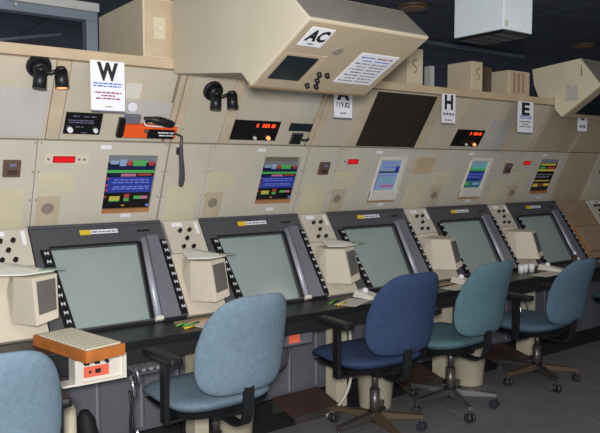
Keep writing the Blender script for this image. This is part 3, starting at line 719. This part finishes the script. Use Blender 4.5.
# ------------------------------------------------------------------ below the worktop
def cushion_bag(c, rx, ry, h):
    b = BM(); n = 24; prof = [(.86, 0), (1.0, .06), (1.02, .35), (.95, .65), (.75, .88), (.4, .98), (.12, 1.0)]; rings = []
    for r, z in prof: rings.append([b.verts.new((c[0] + rx * r * math.cos(2 * math.pi * k / n) * (1 + .05 * math.sin(3 * k + z * 5)) + .04 * (1 - z), c[1] + ry * r * math.sin(2 * math.pi * k / n), z * h)) for k in range(n)])
    for q in range(len(rings) - 1):
        for k in range(n): b.faces.new((rings[q][k], rings[q][(k + 1) % n], rings[q + 1][(k + 1) % n], rings[q + 1][k]))
    b.faces.new(rings[0]); b.faces.new(rings[-1]); return b
def basket(x, y, label, h=.36):
    t = thing('wastebasket', (x, y, 0), label, 'wastebasket', 'cream wastebaskets under the worktop'); b = BM()
    n = 28; rings = [(.105, 0), (.108, .004), (.138, h), (.146, h), (.146, h + .012), (.134, h + .012), (.104, .01)]; R_ = []
    for r, z in rings: R_.append([b.verts.new((x + r * math.cos(2 * math.pi * k / n), y + r * math.sin(2 * math.pi * k / n), z)) for k in range(n)])
    for q in range(len(R_) - 1):
        for k in range(n): b.faces.new((R_[q][k], R_[q][(k + 1) % n], R_[q + 1][(k + 1) % n], R_[q + 1][k])).smooth = q not in (2, 3, 4)
    b.faces.new(R_[0]); b.faces.new(R_[-1]); obj('bin', b, 'basket', t)
basket(3.085, 3.31, 'cream wastebasket under the navy chair', .33); basket(3.98, 3.26, 'cream wastebasket behind the teal chair'); basket(2.03, 3.40, 'cream wastebasket under the light blue chair with armrest')
for x, la in ((2.72, 'reddish brown footrest board left of the cream wastebasket under the navy chair'), (3.70, 'reddish brown footrest board behind the teal chair'), (4.74, 'reddish brown footrest board behind the rightmost chair')):
    t = thing('footrest', (x, 3.45, 0), la, 'footrest', 'brown footrests under the worktop')
    b = BM(); hull(b, [(x - .28, 3.36, .03), (x + .10, 3.36, .03), (x + .10, 3.60, .09), (x - .28, 3.60, .09), (x - .28, 3.36, .045), (x + .10, 3.36, .045), (x + .10, 3.60, .105), (x - .28, 3.60, .105)]); obj('board', b, 'foot_brown', t)
    obj('front_rail', box(BM(), x - .28, x + .10, 3.34, 3.36, 0, .05), 'leg_metal', t); obj('rear_rail', box(BM(), x - .28, x + .10, 3.58, 3.60, 0, .09), 'leg_metal', t)
b = BM(); cyl(b, (1.055, 3.36, 0), (1.055, 3.36, .40), .035, .030, 16); cyl(b, (1.055, 3.36, .40), (1.055, 3.36, .42), .030, .018, 16)
tag(obj('pale_tube', b, 'basket'), 'pale upright tube standing beside the cut-off light blue chair', 'tube')
b = cushion_bag((1.145, 3.41, 0), .055, .07, .36)
tag(obj('dark_bag', b, 'black_matt', None, None, True), 'dark rounded bag standing right of the pale upright tube', 'bag')
def cable(pts, r, m, label): b = BM(); tube(b, smooth_path(pts, 8), r, 8); return tag(obj('cable', b, m), label, 'cable')
cable([(2.925, 3.39, .55), (2.93, 3.385, .36), (2.92, 3.37, .22), (2.86, 3.345, .12), (2.76, 3.33, .04), (2.68, 3.325, .012)], .010, 'paper', 'cream cable hanging down beside the cream leg under the navy chair')
cable([(3.76, 3.42, .58), (3.78, 3.41, .35), (3.72, 3.40, .22), (3.64, 3.40, .28), (3.58, 3.42, .42)], .008, 'paper', 'cream cable looped behind the teal chair')
cable([(2.10, 3.30, .60), (2.14, 3.29, .44), (2.24, 3.28, .38), (2.33, 3.29, .42), (2.36, 3.30, .55)], .006, 'plastic_black', 'thin black headset cable looping between the light blue and navy chairs')
cable([(1.30, 3.10, .60), (1.265, 3.09, .42), (1.265, 3.10, .30), (1.29, 3.14, .24), (1.33, 3.22, .27), (1.345, 3.30, .45)], .006, 'plastic_black', 'black headset cable looping left of the light blue chair seat')
t = thing('headset_plug', (1.30, 3.10, .55), 'chrome headset plugs hanging below the worktop beside the white jack box', 'plug')
for (a, c) in (((1.30, 3.11, .625), (1.315, 3.09, .55)), ((1.275, 3.11, .59), (1.285, 3.08, .49)), ((1.275, 3.05, .34), (1.29, 3.045, .29))):
    b = BM(); cyl(b, a, c, .009, .009, 12); obj('plug', b, 'chrome', t)
t = thing('key_tray', (1.45, 3.3, .55), 'grey ribbed tray under the worktop left of the light blue chair', 'tray')
obj('base', box(BM(), 1.33, 1.62, 3.22, 3.50, .545, .56), 'bezel', t)
for k in range(7): obj('rib', box(BM(), 1.345 + k * .04, 1.365 + k * .04, 3.225, 3.49, .56, .575), 'cabinet_rib', t)
for x, la in ((2.40, 'grey jack box with orange plate under the worktop left of the navy chair'),):
    t = thing('jack_box', (x, 3.3, .53), la, 'box'); obj('housing', box(BM(), x - .12, x + .12, 3.27, 3.45, .53, .61, bev=.004), 'cabinet', t); fbox('orange_label', vert(x - .06, 3.27, .545), (0, .08, 0, .05, 0, .003), 'orange_label', t)
for x, la in ((4.50, 'chrome bracket under the worktop left of the rightmost chair'),):
    b = BM(); tube(b, smooth_path([(x, 3.2, .58), (x, 3.16, .40), (x + .06, 3.15, .33), (x + .1, 3.16, .42), (x + .08, 3.2, .58)]), .008); tag(obj('headset_hook', b, 'chrome'), la, 'hook')

# ------------------------------------------------------------------ chairs
def cushion(outline, th_top, th_bot, shape, seg=44):
    """pillow: outline(theta)->(x,y); shape(x,y,z)->Vector"""
    b = BM(); rf = [.0, .35, .62, .80, .90, .96, .99, 1.0]
    def prof(r): return (1 - r ** 3.6) ** .55 if r < 1 else 0
    def ring(r, s):
        if r == 0: return [b.verts.new(shape(0, 0, s))]
        return [b.verts.new(shape(outline(2 * math.pi * k / seg)[0] * r, outline(2 * math.pi * k / seg)[1] * r, s * prof(r))) for k in range(seg)]
    top = [ring(r, th_top) for r in rf]; bot = [ring(r, -th_bot) for r in rf[:-1]] + [top[-1]]
    for side in (top, bot):
        for k in range(seg): b.faces.new((side[0][0], side[1][k], side[1][(k + 1) % seg]))
        for q in range(1, len(side) - 1):
            for k in range(seg): b.faces.new((side[q][k], side[q][(k + 1) % seg], side[q + 1][(k + 1) % seg], side[q + 1][k]))
    return b
def sgnpow(v, e): return math.copysign(abs(v) ** e, v)
def chair(x, y, rot, fab, label, leg='leg_metal', dz=0, base_rot=0, h=0, leg2=None):
    t = thing('office_chair', (x, y, 0), label, 'chair', 'swivel chairs along the consoles')
    M = Matrix.Translation((x, y, 0)) @ Matrix.Rotation(rot, 4, 'Z')
    MB = Matrix.Translation((x, y, 0)) @ Matrix.Rotation(base_rot, 4, 'Z')
    def put(name, b, m, par=t, base=False, smooth=False):
        bmesh.ops.transform(b, matrix=MB if base else M, verts=b.verts[:]); return obj(name, b, m, par, None, smooth)
    sz = .462 + dz
    def so(a): 
        c, s = sgnpow(math.cos(a), .56), sgnpow(math.sin(a), .56); return (.272 * c * (1 - .05 * s), .31 * s)
    def ss(px, py, pz):
        drop = -.030 * max(0, (py - .10) / .145) ** 2 + .012 * max(0, (-py - .1) / .14) ** 2
        return Vector((px, py + .11, sz + pz + drop + .25 * (px * px) * .6))
    put('seat', cushion(so, .052, .055, ss), fab, smooth=True)
    def so2(a): c, s = so(a); return (c * .97, s * .97)
    b = BM(); poly = [so2(2 * math.pi * k / 40) for k in range(40)]; A_ = [b.verts.new(ss(px, py, -.034)) for px, py in poly]; B_ = [b.verts.new(ss(px * .9, py * .9, -.066)) for px, py in poly]
    for k in range(40): b.faces.new((A_[k], A_[(k + 1) % 40], B_[(k + 1) % 40], B_[k]))
    b.faces.new(A_[::-1]); b.faces.new(B_); put('seat_pan', b, 'plastic_black', smooth=False)
    zc = .785 + dz + h; hh = .24
    def bo(a):
        c, s = sgnpow(math.cos(a), .44), sgnpow(math.sin(a), .44)
        k = 1 - .20 * max(0, s + .15) ** 1.8 - .06 * max(0, -s - .15) ** 2
        return (.256 * c * k, hh * s)
    def bs(px, py, pz):
        yy = -.28 - .25 * (py + .2) * .9 + .9 * px * px + .03 * math.cos(py * 7) - .0
        return Vector((px, yy - pz, zc + py - pz * .15))
    put('backrest', cushion(bo, .040, .030, bs), fab, smooth=True)
    b = BM(); box(b, -.09, .09, -.13, .12, sz - .085, sz - .045, bev=.01); put('mechanism', b, 'plastic_black')
    b = BM(); pts = smooth_path([(0, -.08, sz - .085), (0, -.20, sz - .09), (0, -.265, sz - .06), (0, -.288, sz + .03), (0, -.290, sz + .13)], 5)
    for q in range(len(pts) - 1):
        p, r = pts[q], pts[q + 1]; dn = (r - p).normalized(); nn = Vector((0, -dn.z, dn.y)) * .008; sx = Vector((.028, 0, 0))
        hull(b, [p + sx + nn, p - sx + nn, p + sx - nn, p - sx - nn, r + sx + nn, r - sx + nn, r + sx - nn, r - sx - nn])
    put('back_support', b, 'plastic_black')
    for s in (-1, 1):
        b = BM(); box(b, s * .285 - .012, s * .285 + .012, -.03, .025, sz - .07, sz + .225, bev=.004)
        lo, hi = sorted((s * .07, s * .297)); box(b, lo, hi, -.03, .025, sz - .082, sz - .066, bev=.004); ar = put('armrest_post', b, 'plastic_black')
        b = BM(); box(b, s * .285 - .035, s * .285 + .035, -.13, .16, sz + .222, sz + .262, bev=.016); put('armrest_pad', b, 'plastic_black')
    b = BM(); cyl(b, (0, 0, .10), (0, 0, .27), .030, .030, 20); cyl(b, (0, 0, .27), (0, 0, sz - .08), .020, .020, 16); put('gas_column', b, 'leg_metal')
    b = BM(); tube(b, [(.10, .02, sz - .075), (.20, .02, sz - .08), (.25, .02, sz - .085)], .006); put('height_lever', b, 'plastic_black')
    b = BM(); cyl(b, (0, 0, .075), (0, 0, .135), .045, .040, 20); put('hub', b, 'plastic_black')
    for k in range(5):
        a = 2 * math.pi * k / 5; ca, sa = math.cos(a), math.sin(a)
        b = BM(); q = lambda r, wv, z: (r * ca - wv * sa, r * sa + wv * ca, z)
        hull(b, [q(.035, .024, .085), q(.035, -.024, .085), q(.035, .022, .128), q(.035, -.022, .128), q(.30, .016, .080), q(.30, -.016, .080), q(.30, .015, .102), q(.30, -.015, .102)])
        l = put('base_leg', b, leg if (leg2 is None or k % 2) else leg2, base=True)
        cx, cy = .29 * ca, .29 * sa; b = BM(); aa = a + .9 + k; wx, wy = math.cos(aa), math.sin(aa)
        for s in (-1, 1): cyl(b, (cx + wx * s * .006, cy + wy * s * .006, .030), (cx + wx * s * .026, cy + wy * s * .026, .030), .030, .027, 18)
        cyl(b, (cx, cy, .03), (cx, cy, .082), .009, .009, 10); put('caster', b, 'caster', base=True)
    return t
chair(.535, 2.80, R(-4), 'fabric_blue', 'light blue office chair cut off at the lower left corner', dz=-.03, h=-.02)
chair(1.655, 2.95, R(3), 'fabric_blue', 'light blue office chair with black armrest, in front of the second full scope', base_rot=R(30))
chair(2.765, 2.97, R(-4), 'fabric_navy', 'navy blue office chair, the darkest of the row', base_rot=R(-34), leg2='leg_bronze')
chair(3.47, 2.99, R(2), 'fabric_teal', 'teal office chair between the navy chair and the rightmost chair', base_rot=R(-42), leg2='chrome')
chair(4.44, 2.99, R(2), 'fabric_slate', 'slate blue office chair, rightmost one seen whole', base_rot=R(28), leg2='leg_bronze', dz=-.03, h=-.03)
chair(5.95, 2.95, R(-10), 'fabric_slate', 'office chair mostly beyond the right picture edge', base_rot=R(10))
